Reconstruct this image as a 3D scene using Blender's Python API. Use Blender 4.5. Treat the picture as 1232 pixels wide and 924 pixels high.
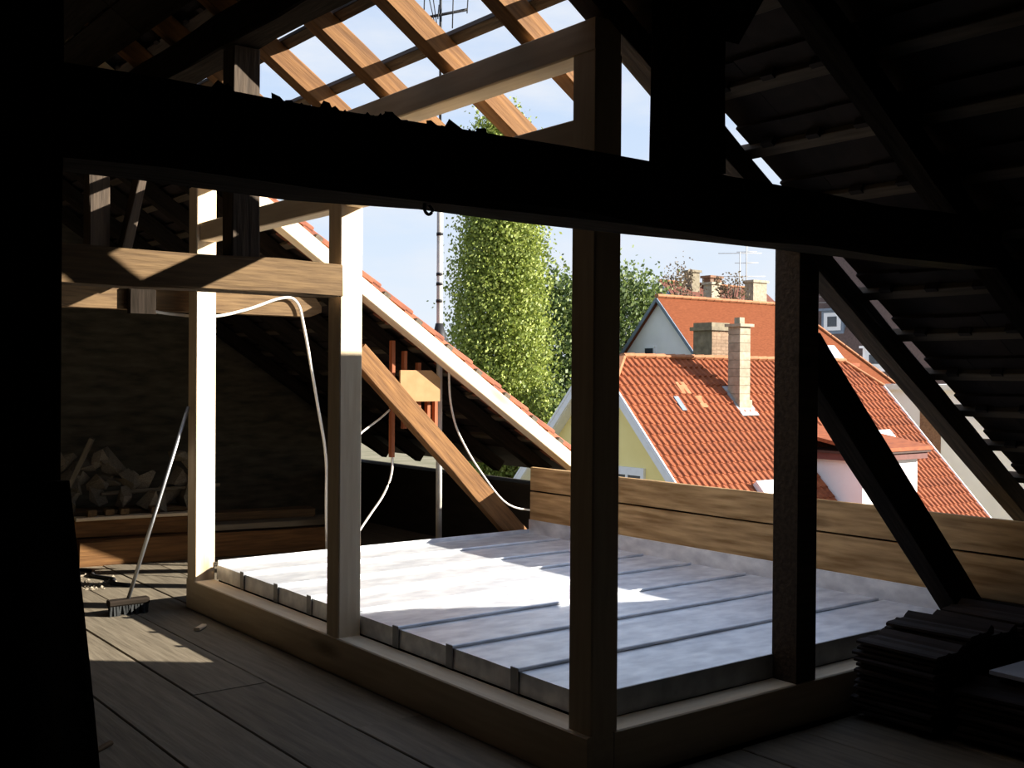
import bpy, bmesh, math, random
from mathutils import Vector, Matrix, noise
random.seed(7)
scene = bpy.context.scene
for o in list(bpy.data.objects): bpy.data.objects.remove(o)
col = scene.collection

# ------------------------------------------------------------------ camera
CAM_YAW, CAM_PITCH, CAM_ROLL, CAM_F = 37.468, -0.4134, 0.3977, 1328.2
def setup_camera():
    a = math.radians(CAM_YAW)
    F = Vector((math.sin(a), math.cos(a), 0)); R = Vector((math.cos(a), -math.sin(a), 0)); U = Vector((0, 0, 1))
    t = math.radians(CAM_PITCH); F2 = F*math.cos(t)+U*math.sin(t); U2 = -F*math.sin(t)+U*math.cos(t)
    r = math.radians(CAM_ROLL); R3 = R*math.cos(r)+U2*math.sin(r); U3 = -R*math.sin(r)+U2*math.cos(r)
    cd = bpy.data.cameras.new('camera'); cd.sensor_width = 36; cd.lens = CAM_F/1232*36; cd.clip_end = 500
    co = bpy.data.objects.new('camera', cd); col.objects.link(co)
    m = Matrix((R3, U3, -F2)).transposed().to_4x4(); m.translation = (0, 0, 1.6)
    co.matrix_world = m
    scene.camera = co
setup_camera()

# ------------------------------------------------------------------ sky
w = bpy.data.worlds.new('sky'); scene.world = w; w.use_nodes = True
nt = w.node_tree; N = nt.nodes; L = nt.links; N.clear()
out = N.new('ShaderNodeOutputWorld'); bg = N.new('ShaderNodeBackground'); bg.inputs['Strength'].default_value = 1.0
tc = N.new('ShaderNodeTexCoord'); sep = N.new('ShaderNodeSeparateXYZ'); L.new(tc.outputs['Generated'], sep.inputs[0])
rp = N.new('ShaderNodeValToRGB'); e = rp.color_ramp.elements
e[0].position = 0.0; e[0].color = (.84, .92, 1.0, 1); e[1].position = .6; e[1].color = (.36, .52, .86, 1)
m1 = e.new(.18); m1.color = (.66, .80, 1.0, 1)
L.new(sep.outputs['Z'], rp.inputs[0])
mp = N.new('ShaderNodeMapping'); mp.inputs['Scale'].default_value = (1.5, 1.5, 5); L.new(tc.outputs['Generated'], mp.inputs[0])
nz = N.new('ShaderNodeTexNoise'); nz.inputs['Scale'].default_value = 3.0; nz.inputs['Detail'].default_value = 6; nz.inputs['Roughness'].default_value = .55
L.new(mp.outputs[0], nz.inputs['Vector'])
cr = N.new('ShaderNodeValToRGB'); cr.color_ramp.elements[0].position = .42; cr.color_ramp.elements[1].position = .72; L.new(nz.outputs['Fac'], cr.inputs[0])
mx = N.new('ShaderNodeMix'); mx.data_type = 'RGBA'; mx.inputs['B'].default_value = (.86, .90, .97, 1)
L.new(cr.outputs[0], mx.inputs['Factor']); L.new(rp.outputs[0], mx.inputs['A']); L.new(mx.outputs['Result'], bg.inputs['Color']); L.new(bg.outputs[0], out.inputs[0])

# ------------------------------------------------------------------ sun and exposure
sd = bpy.data.lights.new('sun', 'SUN'); sd.energy = 16.0; sd.color = (1.0, .94, .84); sd.angle = math.radians(.55)
so = bpy.data.objects.new('sun', sd); col.objects.link(so)
so.rotation_euler = Vector((-1.16, 1.0, -.605)).to_track_quat('-Z', 'Y').to_euler(); so.location = (20, -10, 15)
scene.view_settings.view_transform = 'Standard'; scene.view_settings.look = 'None'
scene.view_settings.exposure = 0.0; scene.view_settings.gamma = 1.0; scene.view_settings.use_curve_mapping = False

# ------------------------------------------------------------------ materials
MATS = {}
def mat(name, c1, c2=None, scale=(1, 1, 1), nscale=6.0, rough=.8, metal=0.0, bump=.15, spots=0.0, detail=5, spec=.3, rnd=0.0, cracks=0.0):
    m = bpy.data.materials.new(name); m.use_nodes = True
    n = m.node_tree.nodes; l = m.node_tree.links; b = n['Principled BSDF']
    b.inputs['Roughness'].default_value = rough; b.inputs['Metallic'].default_value = metal; b.inputs['Specular IOR Level'].default_value = spec
    if c2 is None: c2 = tuple(x*.7 for x in c1)
    tc = n.new('ShaderNodeTexCoord'); mp = n.new('ShaderNodeMapping'); mp.inputs['Scale'].default_value = scale
    oi = n.new('ShaderNodeObjectInfo'); cb = n.new('ShaderNodeVectorMath'); cb.operation = 'SCALE'; cb.inputs['Scale'].default_value = 37.0
    comb = n.new('ShaderNodeCombineXYZ'); l.new(oi.outputs['Random'], comb.inputs[0]); l.new(oi.outputs['Random'], comb.inputs[1]); l.new(comb.outputs[0], cb.inputs[0])
    ad = n.new('ShaderNodeVectorMath'); l.new(tc.outputs['Object'], ad.inputs[0]); l.new(cb.outputs[0], ad.inputs[1]); l.new(ad.outputs[0], mp.inputs[0])
    nz = n.new('ShaderNodeTexNoise'); nz.inputs['Scale'].default_value = nscale; nz.inputs['Detail'].default_value = detail; l.new(mp.outputs[0], nz.inputs['Vector'])
    r = n.new('ShaderNodeValToRGB'); r.color_ramp.elements[0].position = .32; r.color_ramp.elements[1].position = .68
    r.color_ramp.elements[0].color = (*c2, 1); r.color_ramp.elements[1].color = (*c1, 1); l.new(nz.outputs['Fac'], r.inputs[0])
    last = r.outputs[0]
    if spots:
        vo = n.new('ShaderNodeTexVoronoi'); vo.inputs['Scale'].default_value = spots
        mp2 = n.new('ShaderNodeMapping'); mp2.inputs['Scale'].default_value = tuple(max(.35, s/8) for s in scale); l.new(ad.outputs[0], mp2.inputs[0]); l.new(mp2.outputs[0], vo.inputs['Vector'])
        r2 = n.new('ShaderNodeValToRGB'); r2.color_ramp.elements[0].position = .05; r2.color_ramp.elements[1].position = .16
        r2.color_ramp.elements[0].color = (.35, .3, .25, 1); l.new(vo.outputs['Distance'], r2.inputs[0])
        mm = n.new('ShaderNodeMix'); mm.data_type = 'RGBA'; mm.blend_type = 'MULTIPLY'; mm.inputs['Factor'].default_value = .8
        l.new(last, mm.inputs['A']); l.new(r2.outputs[0], mm.inputs['B']); last = mm.outputs['Result']
    if rnd:
        hs = n.new('ShaderNodeHueSaturation'); ma = n.new('ShaderNodeMapRange'); ma.inputs['To Min'].default_value = 1-rnd; ma.inputs['To Max'].default_value = 1+rnd
        l.new(oi.outputs['Random'], ma.inputs[0]); l.new(ma.outputs[0], hs.inputs['Value']); l.new(last, hs.inputs['Color']); last = hs.outputs[0]
    l.new(last, b.inputs['Base Color'])
    if bump:
        bp = n.new('ShaderNodeBump'); bp.inputs['Strength'].default_value = bump; bp.inputs['Distance'].default_value = .02; l.new(nz.outputs['Fac'], bp.inputs['Height']); l.new(bp.outputs[0], b.inputs['Normal'])
    MATS[name] = m
    return m
GR = (.9, 11, 11)          # grain along local X
mat('new_wood', (.80, .65, .45), (.70, .54, .35), GR, 3, .75, spots=2.2, bump=.08)
mat('old_wood', (.085, .06, .04), (.045, .032, .022), GR, 4, .85, spots=2.5, bump=.35, rnd=.15)
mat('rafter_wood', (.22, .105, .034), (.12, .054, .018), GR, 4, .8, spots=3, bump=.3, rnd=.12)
mat('tie_wood', (.17, .105, .048), (.095, .056, .026), GR, 5, .85, spots=3, bump=.4, rnd=.1)
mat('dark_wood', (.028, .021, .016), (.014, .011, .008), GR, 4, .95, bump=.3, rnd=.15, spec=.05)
mat('batten_wood', (.13, .10, .07), (.08, .06, .04), GR, 4, .85, bump=.2, rnd=.15)
mat('floor_wood', (.20, .165, .115), (.13, .105, .072), GR, 3, .8, spots=1.6, bump=.2, rnd=.12)
mat('parapet_wood', (.58, .37, .17), (.27, .15, .055), (.9, 7, 9), 3.2, .8, spots=3.2, bump=.15, rnd=.1, detail=8)
mat('zinc', (.90, .91, .92), (.60, .61, .64), (1.2, 2.2, 2.2), 5.5, .42, .45, .012, spec=.5, detail=11)
mat('zinc_dull', (.42, .43, .44), (.26, .27, .27), (2, 2, 2), 4, .5, .3, .1)
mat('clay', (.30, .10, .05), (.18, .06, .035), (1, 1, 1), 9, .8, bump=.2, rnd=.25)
mat('clay_shaded', (.030, .020, .016), (.018, .012, .010), (1, 1, 1), 9, .9, bump=.2, rnd=.25)  # same clay with the attic shade put into its colour
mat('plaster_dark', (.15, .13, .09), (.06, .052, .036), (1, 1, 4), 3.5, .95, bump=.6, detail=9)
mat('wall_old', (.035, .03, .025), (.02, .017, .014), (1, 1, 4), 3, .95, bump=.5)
mat('brick', (.27, .15, .09), (.17, .09, .055), (1, 1, 1), 14, .9, bump=.4, rnd=.3)
mat('stone', (.26, .22, .16), (.16, .13, .09), (1, 1, 1), 10, .9, bump=.5, rnd=.25)
mat('cable_white', (.80, .76, .68), (.75, .70, .62), rough=.5, bump=0)
mat('black_rubber', (.02, .02, .022), (.012, .012, .014), rough=.6, bump=0)
mat('dark_cloth', (.018, .02, .02), (.010, .011, .011), (3, 3, 3), 9, .7, bump=.3)
mat('steel', (.45, .45, .45), (.36, .36, .36), rough=.35, metal=.8, bump=0)
mat('steel_dark', (.10, .10, .11), (.07, .07, .08), rough=.5, bump=0)
mat('mast_paint', (.62, .60, .55), (.40, .37, .32), (1, 1, 1), 5, .55, bump=.05)
mat('lath_red', (.36, .12, .05), (.24, .075, .03), GR, 4, .8, bump=.2)
mat('board_tan', (.36, .20, .085), (.31, .165, .065), (4, 4, 4), 3, .7, bump=.05)
mat('paper', (.50, .52, .56), (.42, .44, .48), rough=.6, bump=0)
mat('house_yellow', (.90, .76, .33), (.86, .72, .30), (1, 1, 1), 2, .9, bump=.05)
mat('house_white', (.90, .87, .87), (.84, .81, .81), (1, 1, 1), 1.5, .9, bump=.05)
mat('white_paint', (.80, .80, .80), (.74, .74, .74), rough=.6, bump=0)
mat('tile_red', (.31, .088, .030), (.19, .05, .019), (1.2, 3.5, 3.5), 3.0, .8, bump=.1, rnd=.08)
mat('tile_pale', (.38, .17, .08), (.30, .12, .05), (1, 1, 1), 6, .8, bump=.1, rnd=.1)
mat('tile_plain', (.19, .060, .027), (.135, .042, .019), (1.5, 6, 6), 4, .95, bump=.2, spec=.05)
mat('tile_maroon', (.14, .045, .028), (.095, .032, .02), (1, 1, 1), 5, .85, bump=.2)
mat('tile_brown', (.13, .085, .07), (.09, .06, .05), (1, 1, 1), 5, .85, bump=.2)
mat('concrete', (.40, .34, .25), (.26, .22, .155), (1, 1, 1), 6, .9, bump=.3, rnd=.12)
mat('brick_pale', (.30, .20, .13), (.20, .13, .08), (1, 1, 1), 8, .9, bump=.3, rnd=.15)
mat('concrete_dark', (.26, .22, .15), (.15, .125, .085), (1, 1, 1), 5, .9, bump=.3)
mat('window_dark', (.05, .06, .07), (.035, .04, .05), rough=.15, bump=0, spec=.6)
mat('blue_grey', (.20, .24, .30), (.16, .20, .25), rough=.6, bump=0)
mat('eave_dark', (.07, .035, .025), (.05, .025, .02), rough=.7, bump=0)
mat('eave_maroon', (.16, .06, .05), (.13, .05, .04), rough=.7, bump=0)
mat('grass', (.24, .21, .14), (.15, .14, .08), (1, 1, 1), .4, .95, bump=0)
mat('bark', (.10, .075, .05), (.05, .04, .03), (2, 2, .5), 6, .95, bump=.4)
def leafmat(name, c1, c2, c3):
    m = bpy.data.materials.new(name); m.use_nodes = True
    n = m.node_tree.nodes; l = m.node_tree.links; b = n['Principled BSDF']; b.inputs['Roughness'].default_value = .6
    g = n.new('ShaderNodeNewGeometry'); r = n.new('ShaderNodeValToRGB'); r.color_ramp.elements[0].color = (*c1, 1); r.color_ramp.elements[1].color = (*c3, 1)
    q = r.color_ramp.elements.new(.5); q.color = (*c2, 1)
    l.new(g.outputs['Random Per Island'], r.inputs[0]); l.new(r.outputs[0], b.inputs['Base Color'])
    t = n.new('ShaderNodeBsdfTranslucent'); l.new(r.outputs[0], t.inputs[0]); mxs = n.new('ShaderNodeMixShader'); mxs.inputs[0].default_value = .3
    l.new(b.outputs[0], mxs.inputs[1]); l.new(t.outputs[0], mxs.inputs[2]); l.new(mxs.outputs[0], n['Material Output'].inputs[0])
    MATS[name] = m
leafmat('leaf_poplar', (.13, .18, .03), (.26, .32, .05), (.42, .46, .12))
leafmat('leaf_dark', (.06, .10, .025), (.12, .17, .04), (.21, .26, .07))
leafmat('leaf_dry', (.12, .08, .05), (.17, .11, .06), (.14, .12, .06))

# ------------------------------------------------------------------ helpers
def tag(o, label=None, cat=None, group=None, kind=None):
    if label: o['label'] = label
    if cat: o['category'] = cat
    if group: o['group'] = group
    if kind: o['kind'] = kind
    return o
def link(name, me, m, parent=None, mw=None):
    o = bpy.data.objects.new(name, me); col.objects.link(o)
    if m and not me.materials: me.materials.append(MATS[m])
    if mw is not None: o.matrix_world = mw
    if parent is not None:
        o.parent = parent
        if mw is not None: o.matrix_parent_inverse = parent.matrix_world.inverted()
    return o
def empty(name, loc=(0, 0, 0)):
    o = bpy.data.objects.new(name, None); col.objects.link(o); o.location = loc
    o.matrix_world = Matrix.Translation(loc)
    return o
def mesh(name, verts, faces, smooth=False):
    me = bpy.data.meshes.new(name); me.from_pydata([tuple(v) for v in verts], [], faces); me.update()
    bm = bmesh.new(); bm.from_mesh(me); bmesh.ops.recalc_face_normals(bm, faces=bm.faces); bm.to_mesh(me); bm.free()
    if smooth:
        for p in me.polygons: p.use_smooth = True
    return me
def bar_mesh(name, Ln, wd, ht, ch=.006, jit=0.0, seg=1):
    """chamfered bar, length along X, centred"""
    rng = random.Random(hash((round(Ln, 3), round(wd, 3), round(ht, 3), seg)) & 0xffff)
    vs, fs = [], []
    a, b = wd/2, ht/2
    prof = [(-a+ch, -b), (a-ch, -b), (a, -b+ch), (a, b-ch), (a-ch, b), (-a+ch, b), (-a, b-ch), (-a, -b+ch)]
    for i in range(seg+1):
        x = -Ln/2+Ln*i/seg
        for (y, z) in prof:
            vs.append((x, y+rng.uniform(-jit, jit), z+rng.uniform(-jit, jit)))
    for i in range(seg):
        for k in range(8):
            p = i*8+k; q = i*8+(k+1) % 8
            fs.append((p, q, q+8, p+8))
    fs.append(tuple(range(7, -1, -1))); fs.append(tuple(seg*8+k for k in range(8)))
    return mesh(name, vs, fs)
def frame_mw(a, b, up=(0, 0, 1)):
    a = Vector(a); b = Vector(b); x = (b-a).normalized(); up = Vector(up)
    y = up.cross(x).normalized(); z = x.cross(y)
    m = Matrix((x, y, z)).transposed().to_4x4(); m.translation = (a+b)/2
    return m
def bar(name, a, b, wd, ht, m, parent=None, up=(0, 0, 1), ch=.006, jit=0.0, seg=1):
    Ln = (Vector(b)-Vector(a)).length
    return link(name, bar_mesh(name, Ln, wd, ht, ch, jit, seg), m, parent, frame_mw(a, b, up))
def beam(name, x0, x1, y0, y1, z0, z1, m, parent=None, ch=.006, jit=0.0, seg=None):
    """axis-aligned timber with its grain along the longest side"""
    d = (x1-x0, y1-y0, z1-z0); k = d.index(max(d)); c = ((x0+x1)/2, (y0+y1)/2, (z0+z1)/2)
    if seg is None: seg = max(1, int(d[k]/.35)) if jit else 1
    if k == 0: return bar(name, (x0, c[1], c[2]), (x1, c[1], c[2]), d[1], d[2], m, parent, (0, 0, 1), ch, jit, seg)
    if k == 1: return bar(name, (c[0], y0, c[2]), (c[0], y1, c[2]), d[0], d[2], m, parent, (0, 0, 1), ch, jit, seg)
    return bar(name, (c[0], c[1], z0), (c[0], c[1], z1), d[0], d[1], m, parent, (0, 1, 0), ch, jit, seg)
def boxes_mesh(name, L_):
    vs, fs = [], []
    for (x0, x1, y0, y1, z0, z1) in L_:
        n = len(vs)
        vs += [(x, y, z) for x in (x0, x1) for y in (y0, y1) for z in (z0, z1)]
        fs += [tuple(n+i for i in f) for f in ((0, 1, 3, 2), (4, 6, 7, 5), (0, 4, 5, 1), (2, 3, 7, 6), (0, 2, 6, 4), (1, 5, 7, 3))]
    return mesh(name, vs, fs)
def prism(name, poly, axis, t0, t1, m, parent=None):
    """extrude a 2D polygon; axis 'X': poly in (y,z); 'Y': poly in (x,z)"""
    n = len(poly); vs = []
    for t in (t0, t1):
        for (p, q) in poly: vs.append((t, p, q) if axis == 'X' else ((p, t, q) if axis == 'Y' else (p, q, t)))
    fs = [tuple(range(n)), tuple(range(n, 2*n))]+[(i, (i+1) % n, n+(i+1) % n, n+i) for i in range(n)]
    o = link(name, mesh(name, vs, fs), m)
    if parent: o.parent = parent; o.matrix_parent_inverse = parent.matrix_world.inverted()
    return o
def adopt(o, p):
    o.parent = p; o.matrix_parent_inverse = p.matrix_world.inverted(); return o
def tube(name, pts, r, m, parent=None, seg=6, smooth_n=6):
    P = [Vector(p) for p in pts]
    if smooth_n and len(P) > 2:
        Q = []
        for i in range(len(P)-1):
            p0 = P[max(i-1, 0)]; p1 = P[i]; p2 = P[i+1]; p3 = P[min(i+2, len(P)-1)]
            for k in range(smooth_n):
                t = k/smooth_n
                Q.append(.5*((2*p1)+(p2-p0)*t+(2*p0-5*p1+4*p2-p3)*t*t+(3*p1-p0-3*p2+p3)*t**3))
        Q.append(P[-1]); P = Q
    vs, fs = [], []
    rr = r if isinstance(r, (list, tuple)) else [r]*len(P)
    for i, p in enumerate(P):
        d = (P[min(i+1, len(P)-1)]-P[max(i-1, 0)]).normalized()
        u = d.cross(Vector((0, 0, 1)) if abs(d.z) < .9 else Vector((1, 0, 0))).normalized(); v = d.cross(u)
        for k in range(seg):
            a = 2*math.pi*k/seg; vs.append(p+(u*math.cos(a)+v*math.sin(a))*rr[i])
    for i in range(len(P)-1):
        for k in range(seg): fs.append((i*seg+k, i*seg+(k+1) % seg, (i+1)*seg+(k+1) % seg, (i+1)*seg+k))
    fs.append(tuple(range(seg-1, -1, -1))); fs.append(tuple((len(P)-1)*seg+k for k in range(seg)))
    o = link(name, mesh(name, vs, fs, True), m)
    if parent: adopt(o, parent)
    return o

# roof geometry: underside of rafters z = RC - SL*x on the right slope, ridge at RX
SL = .67; RC = 4.95; TH = math.atan(SL); CS = math.cos(TH); SN = math.sin(TH); RX = .45
RD = .112                                   # rafter depth
def rz(x, off=0.0): return RC-SL*x+off/CS   # off = height above the rafter underside, square to the slope
BAT = [3.475+.2875*k for k in range(-10, 11)]
# ================================================================== SETTING
# ---- floor of wide boards running along Y
fl = link('floor', boxes_mesh('floor', [(-5.6, 6.2, -4, 3.3, -.30, -.034), (-5.6, 2.95, 3.3, 11, -.30, -.034), (2.95, 6.2, 7.2, 11, -.30, -.034), (2.95, 6.2, 3.3, 7.2, -.30, -.1)]), 'dark_wood')
tag(fl, kind='structure')
for k in range(-9, 21):
    x1 = 2.48-.40*k; x0 = x1-.40
    cuts = [-3.95] + sorted(random.uniform(-2, 9) for _ in range(2)) + [10.95]
    if k < -1: cuts = [7.22, random.uniform(8.6, 9.6), 10.95]
    lists = [cuts] if k >= -1 else [cuts, [-3.95, random.uniform(-1, 1), 3.16]]
    for cu in lists:
        for a, b in zip(cu[:-1], cu[1:]):
            if b-a < .3: continue
            dz = random.uniform(-.003, .003)
            beam('floor_plank', x0+.004, x1-.004, a+.003, b-.003, -.034, dz, 'floor_wood', fl, ch=.004)
# ---- outer walls
def gable(name, y0, y1, m):
    poly = [(-5.6, -.3), (6.25, -.3), (6.25, rz(6.25, .17)), (RX, rz(RX, .17)), (-5.6, rz(RX, .17)-SL*(RX+5.6))]
    return tag(prism(name, poly, 'Y', y0, y1, m), kind='structure')
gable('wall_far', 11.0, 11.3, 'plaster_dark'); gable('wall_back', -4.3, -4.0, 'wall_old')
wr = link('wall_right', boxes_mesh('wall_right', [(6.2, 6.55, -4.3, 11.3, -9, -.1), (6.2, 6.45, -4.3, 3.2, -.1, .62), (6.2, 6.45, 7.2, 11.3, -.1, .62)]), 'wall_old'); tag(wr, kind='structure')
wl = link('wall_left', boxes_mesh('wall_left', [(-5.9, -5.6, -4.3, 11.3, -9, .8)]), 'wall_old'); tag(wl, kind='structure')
# ---- tiled roof: single tiles where they can be seen, joined courses elsewhere
def slope_mw(x, y, off, extra=0.0):
    th = TH-extra
    X = Vector((math.cos(th), 0, -math.sin(th))); Z = Vector((math.sin(th), 0, math.cos(th))); Y = Z.cross(X)
    m = Matrix((X, Y, Z)).transposed().to_4x4(); m.translation = (x, y, rz(x, off)); return m
OFF_T = RD+.045                              # tile bed above batten
def tile_mesh():
    # interlocking clay tile, .42 along the slope (X, from -.42 to 0 at its lower edge), .23 across
    prof = [(-.115, 0), (-.115, .03), (-.09, .045), (-.06, .03), (-.045, .018), (.0, .018), (.02, .026), (.04, .018), (.1, .018), (.118, .012), (.118, 0)]
    vs = [(x, y, z) for x in (-.42, 0) for (y, z) in prof]; n = len(prof)
    fs = [(i, (i+1) % n, n+(i+1) % n, n+i) for i in range(n)]+[tuple(range(n)), tuple(range(n, 2*n))]
    vs += [(x, y, z) for x in (-.335, -.31) for y in (-.03, .03) for z in (-.035, .0)]; k = 2*n
    fs += [tuple(k+i for i in f) for f in ((0, 1, 3, 2), (4, 6, 7, 5), (0, 4, 5, 1), (2, 3, 7, 6), (0, 2, 6, 4))]
    return mesh('roof_tile', vs, fs)
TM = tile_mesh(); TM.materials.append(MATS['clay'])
TMD = TM.copy(); TMD.materials.clear(); TMD.materials.append(MATS['clay_shaded'])
vs, fs = [], []
def slab(x, y0, y1):
    n = len(vs); m = slope_mw(x, 0, OFF_T, .055)
    for X_ in (-.42, 0):
        for y in (y0, y1):
            for z in (0, .03): vs.append(m @ Vector((X_, y, z)))
    for f in ((0, 1, 3, 2), (4, 6, 7, 5), (0, 4, 5, 1), (2, 3, 7, 6), (0, 2, 6, 4), (1, 5, 7, 3)): fs.append(tuple(n+i for i in f))
singles = []
for bx_ in BAT:
    x = bx_+.25
    if x < 2.62:
        slab(x, -4.3, 3.30)
        if x > 2.0:
            for k in range(17): singles.append((x, 3.3+.1165+.2325*k))
            slab(x, 7.26, 11.3)
        else: slab(x, 3.3, 11.3)
    else:
        slab(x, -4.3, 2.26 if x > 3.7 else 2.37); slab(x, 7.73, 11.3)
        for k in range(4): singles.append((x, (2.26 if x > 3.7 else 2.37)+.1165+.233*k))
        for k in range(2): singles.append((x, 7.265+.1165+.233*k))
# left slope and ridge
zl = rz(RX, RD+.05)
n = len(vs)
for dz in (0, .05):
    vs += [(RX, -4.3, zl+dz), (RX, 11.3, zl+dz), (-6, 11.3, zl+dz-SL*(RX+6)), (-6, -4.3, zl+dz-SL*(RX+6))]
fs += [tuple(n+i for i in f) for f in ((0, 1, 2, 3), (4, 7, 6, 5), (0, 4, 5, 1), (1, 5, 6, 2), (2, 6, 7, 3), (3, 7, 4, 0))]
ce = link('ceiling', mesh('ceiling', vs, fs), 'clay_shaded'); tag(ce, kind='structure')
rx_ = bar('ridge_cap', (RX, -4.3, zl+.06), (RX, 11.3, zl+.06), .26, .12, 'clay_shaded', ce, ch=.04)
for (x, y) in singles:
    m = slope_mw(x+random.uniform(-.006, .006), y, OFF_T, .055+random.uniform(-.006, .006))
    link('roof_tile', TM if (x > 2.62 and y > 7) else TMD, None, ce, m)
for bx_ in BAT:
    off = RD+.021
    if bx_ > 6.3: continue
    segs = [(-4.2, 11.2)] if bx_ < 3.0 else [(-4.2, 3.30), (7.22, 11.2)]
    for a, b in segs:
        bar('batten', (bx_, a, rz(bx_, off)), (bx_, b, rz(bx_, off)), .06, .042, 'old_wood' if bx_ < 3.0 else 'batten_wood', ce, up=(SN, 0, CS), ch=.003)

# dark boards added under the rafters to black out the roof near the ridge
for k in range(8):
    xa = .62+.19*k
    for a, b in ((-3.95, 2.15), (2.15, 6.2), (6.2, 10.95)):
        bar('shade_board', (xa+.09, a+.004, rz(xa+.09, -.013)), (xa+.09, b-.004, rz(xa+.09, -.013)), .215, .022, 'dark_wood', ce, up=(SN, 0, CS), ch=.002)
# ================================================================== ROOF TIMBERS
def rafter(y0, y1, xa, xb, m, label, group=None, jit=.004, parts=None):
    h = RD/2; yc = (y0+y1)/2
    o = bar('rafter', (xa, yc, rz(xa, h)), (xb, yc, rz(xb, h)), y1-y0, RD, m, up=(SN, 0, CS), jit=jit, seg=max(2, int((xb-xa)/.3)))
    return tag(o, label, 'rafter', group)
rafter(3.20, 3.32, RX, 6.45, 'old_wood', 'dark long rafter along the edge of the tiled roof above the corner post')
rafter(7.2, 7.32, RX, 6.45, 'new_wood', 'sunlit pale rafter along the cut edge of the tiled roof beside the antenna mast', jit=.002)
ORD = ['first', 'second', 'third', 'fourth', 'fifth', 'sixth', 'seventh', 'eighth', 'ninth', 'tenth', 'eleventh', 'twelfth', 'thirteenth', 'fourteenth', 'fifteenth']
for i, y in enumerate((3.637, 4.23, 4.81, 5.39, 6.03, 6.62)):
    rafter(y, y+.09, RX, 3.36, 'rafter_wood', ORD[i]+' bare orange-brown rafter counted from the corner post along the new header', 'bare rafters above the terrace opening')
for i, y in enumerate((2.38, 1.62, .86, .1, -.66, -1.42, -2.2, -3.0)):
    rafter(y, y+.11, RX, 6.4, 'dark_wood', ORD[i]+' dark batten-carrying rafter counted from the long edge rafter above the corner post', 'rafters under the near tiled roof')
for i, y in enumerate((7.78, 8.5, 9.2, 9.9, 10.6)):
    rafter(y, y+.11, RX, 6.4, 'dark_wood', ORD[i]+' dark rafter behind the sunlit pale rafter towards the end wall', 'rafters under the far tiled roof')
for y in (-3, -1.5, 0, 1.5, 3.2, 4.7, 6.2, 7.7, 9.2, 10.5):
    x0, x1 = -5.7, RX
    zz = rz(RX)-.0
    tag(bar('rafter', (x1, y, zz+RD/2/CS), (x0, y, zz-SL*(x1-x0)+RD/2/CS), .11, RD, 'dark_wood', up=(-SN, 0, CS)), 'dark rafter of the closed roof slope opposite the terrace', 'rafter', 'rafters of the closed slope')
# purlin
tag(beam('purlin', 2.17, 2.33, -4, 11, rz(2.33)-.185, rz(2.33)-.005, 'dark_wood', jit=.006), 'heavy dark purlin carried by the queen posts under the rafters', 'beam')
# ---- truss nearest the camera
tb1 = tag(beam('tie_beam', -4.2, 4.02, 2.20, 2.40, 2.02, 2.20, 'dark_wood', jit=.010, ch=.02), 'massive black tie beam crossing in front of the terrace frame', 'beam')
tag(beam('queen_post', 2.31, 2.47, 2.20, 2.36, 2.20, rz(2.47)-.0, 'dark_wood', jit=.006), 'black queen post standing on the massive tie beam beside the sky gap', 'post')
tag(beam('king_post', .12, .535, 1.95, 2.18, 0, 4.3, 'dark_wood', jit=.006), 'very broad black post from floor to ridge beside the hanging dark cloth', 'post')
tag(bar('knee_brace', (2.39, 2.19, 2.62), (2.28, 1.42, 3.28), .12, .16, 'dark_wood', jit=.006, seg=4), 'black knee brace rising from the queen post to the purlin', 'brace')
rd = random.Random(11); vs, fs = [], []
for i in range(90):
    x = rd.choice((rd.uniform(.9, 1.3), rd.uniform(1.15, 2.0), rd.uniform(1.3, 1.6))); y = rd.uniform(2.205, 2.36); s = rd.uniform(.006, .022); n = len(vs)
    vs += [(x-s*1.4, y-s, 2.192), (x+s*1.4, y-s, 2.192), (x, y+s, 2.192), (x+rd.uniform(-s, s), y, 2.2+s*rd.uniform(.5, 1.1)), (x+rd.uniform(-s, s)*1.4, y-s*.5, 2.2+s*rd.uniform(.3, .9))]
    fs += [(n, n+1, n+4), (n, n+4, n+3), (n+1, n+2, n+3), (n+1, n+3, n+4), (n+2, n, n+3), (n, n+1, n+2)]
du = link('dirt_crust', mesh('dirt_crust', vs, fs), 'dark_wood'); adopt(du, tb1); du['kind'] = 'stuff'
# ---- second truss, cut off at the new frame
tag(beam('tie_beam', -4.2, 2.785, 5.08, 5.24, 2.005, 2.175, 'tie_wood', jit=.006, ch=.01), 'old tie beam sawn off square just before the middle post', 'beam')
tag(beam('queen_post', 2.185, 2.325, 5.09, 5.23, 2.175, rz(2.33)-.19, 'old_wood', jit=.005), 'old queen post on the sawn-off tie beam with a patch of sun', 'post')
# ---- third truss at the far edge
t3 = prism('tie_beam', [(-4.2, 2.03), (3.80, 2.03), (3.89, 2.065), (3.89, 2.11), (3.84, 2.17), (-4.2, 2.19)], 'Y', 7.42, 7.56, 'tie_wood'); tag(t3, 'lower lit tie beam with a chamfered end behind the far white post', 'beam')
tag(beam('queen_post', 2.20, 2.33, 7.43, 7.55, 2.19, rz(2.33)-.19, 'old_wood', jit=.005), 'queen post on the chamfered tie beam, spotted with sun', 'post')
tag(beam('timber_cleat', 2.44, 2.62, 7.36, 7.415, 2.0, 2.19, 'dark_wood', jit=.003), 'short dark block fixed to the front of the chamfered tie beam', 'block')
tag(bar('raking_strut', (2.36, 7.38, 2.19), (2.58, 7.38, 3.2), .06, .12, 'old_wood', up=(0, 1, 0), jit=.004, seg=3), 'thin raking strut leaning beside the sun-spotted queen post', 'brace')
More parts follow.
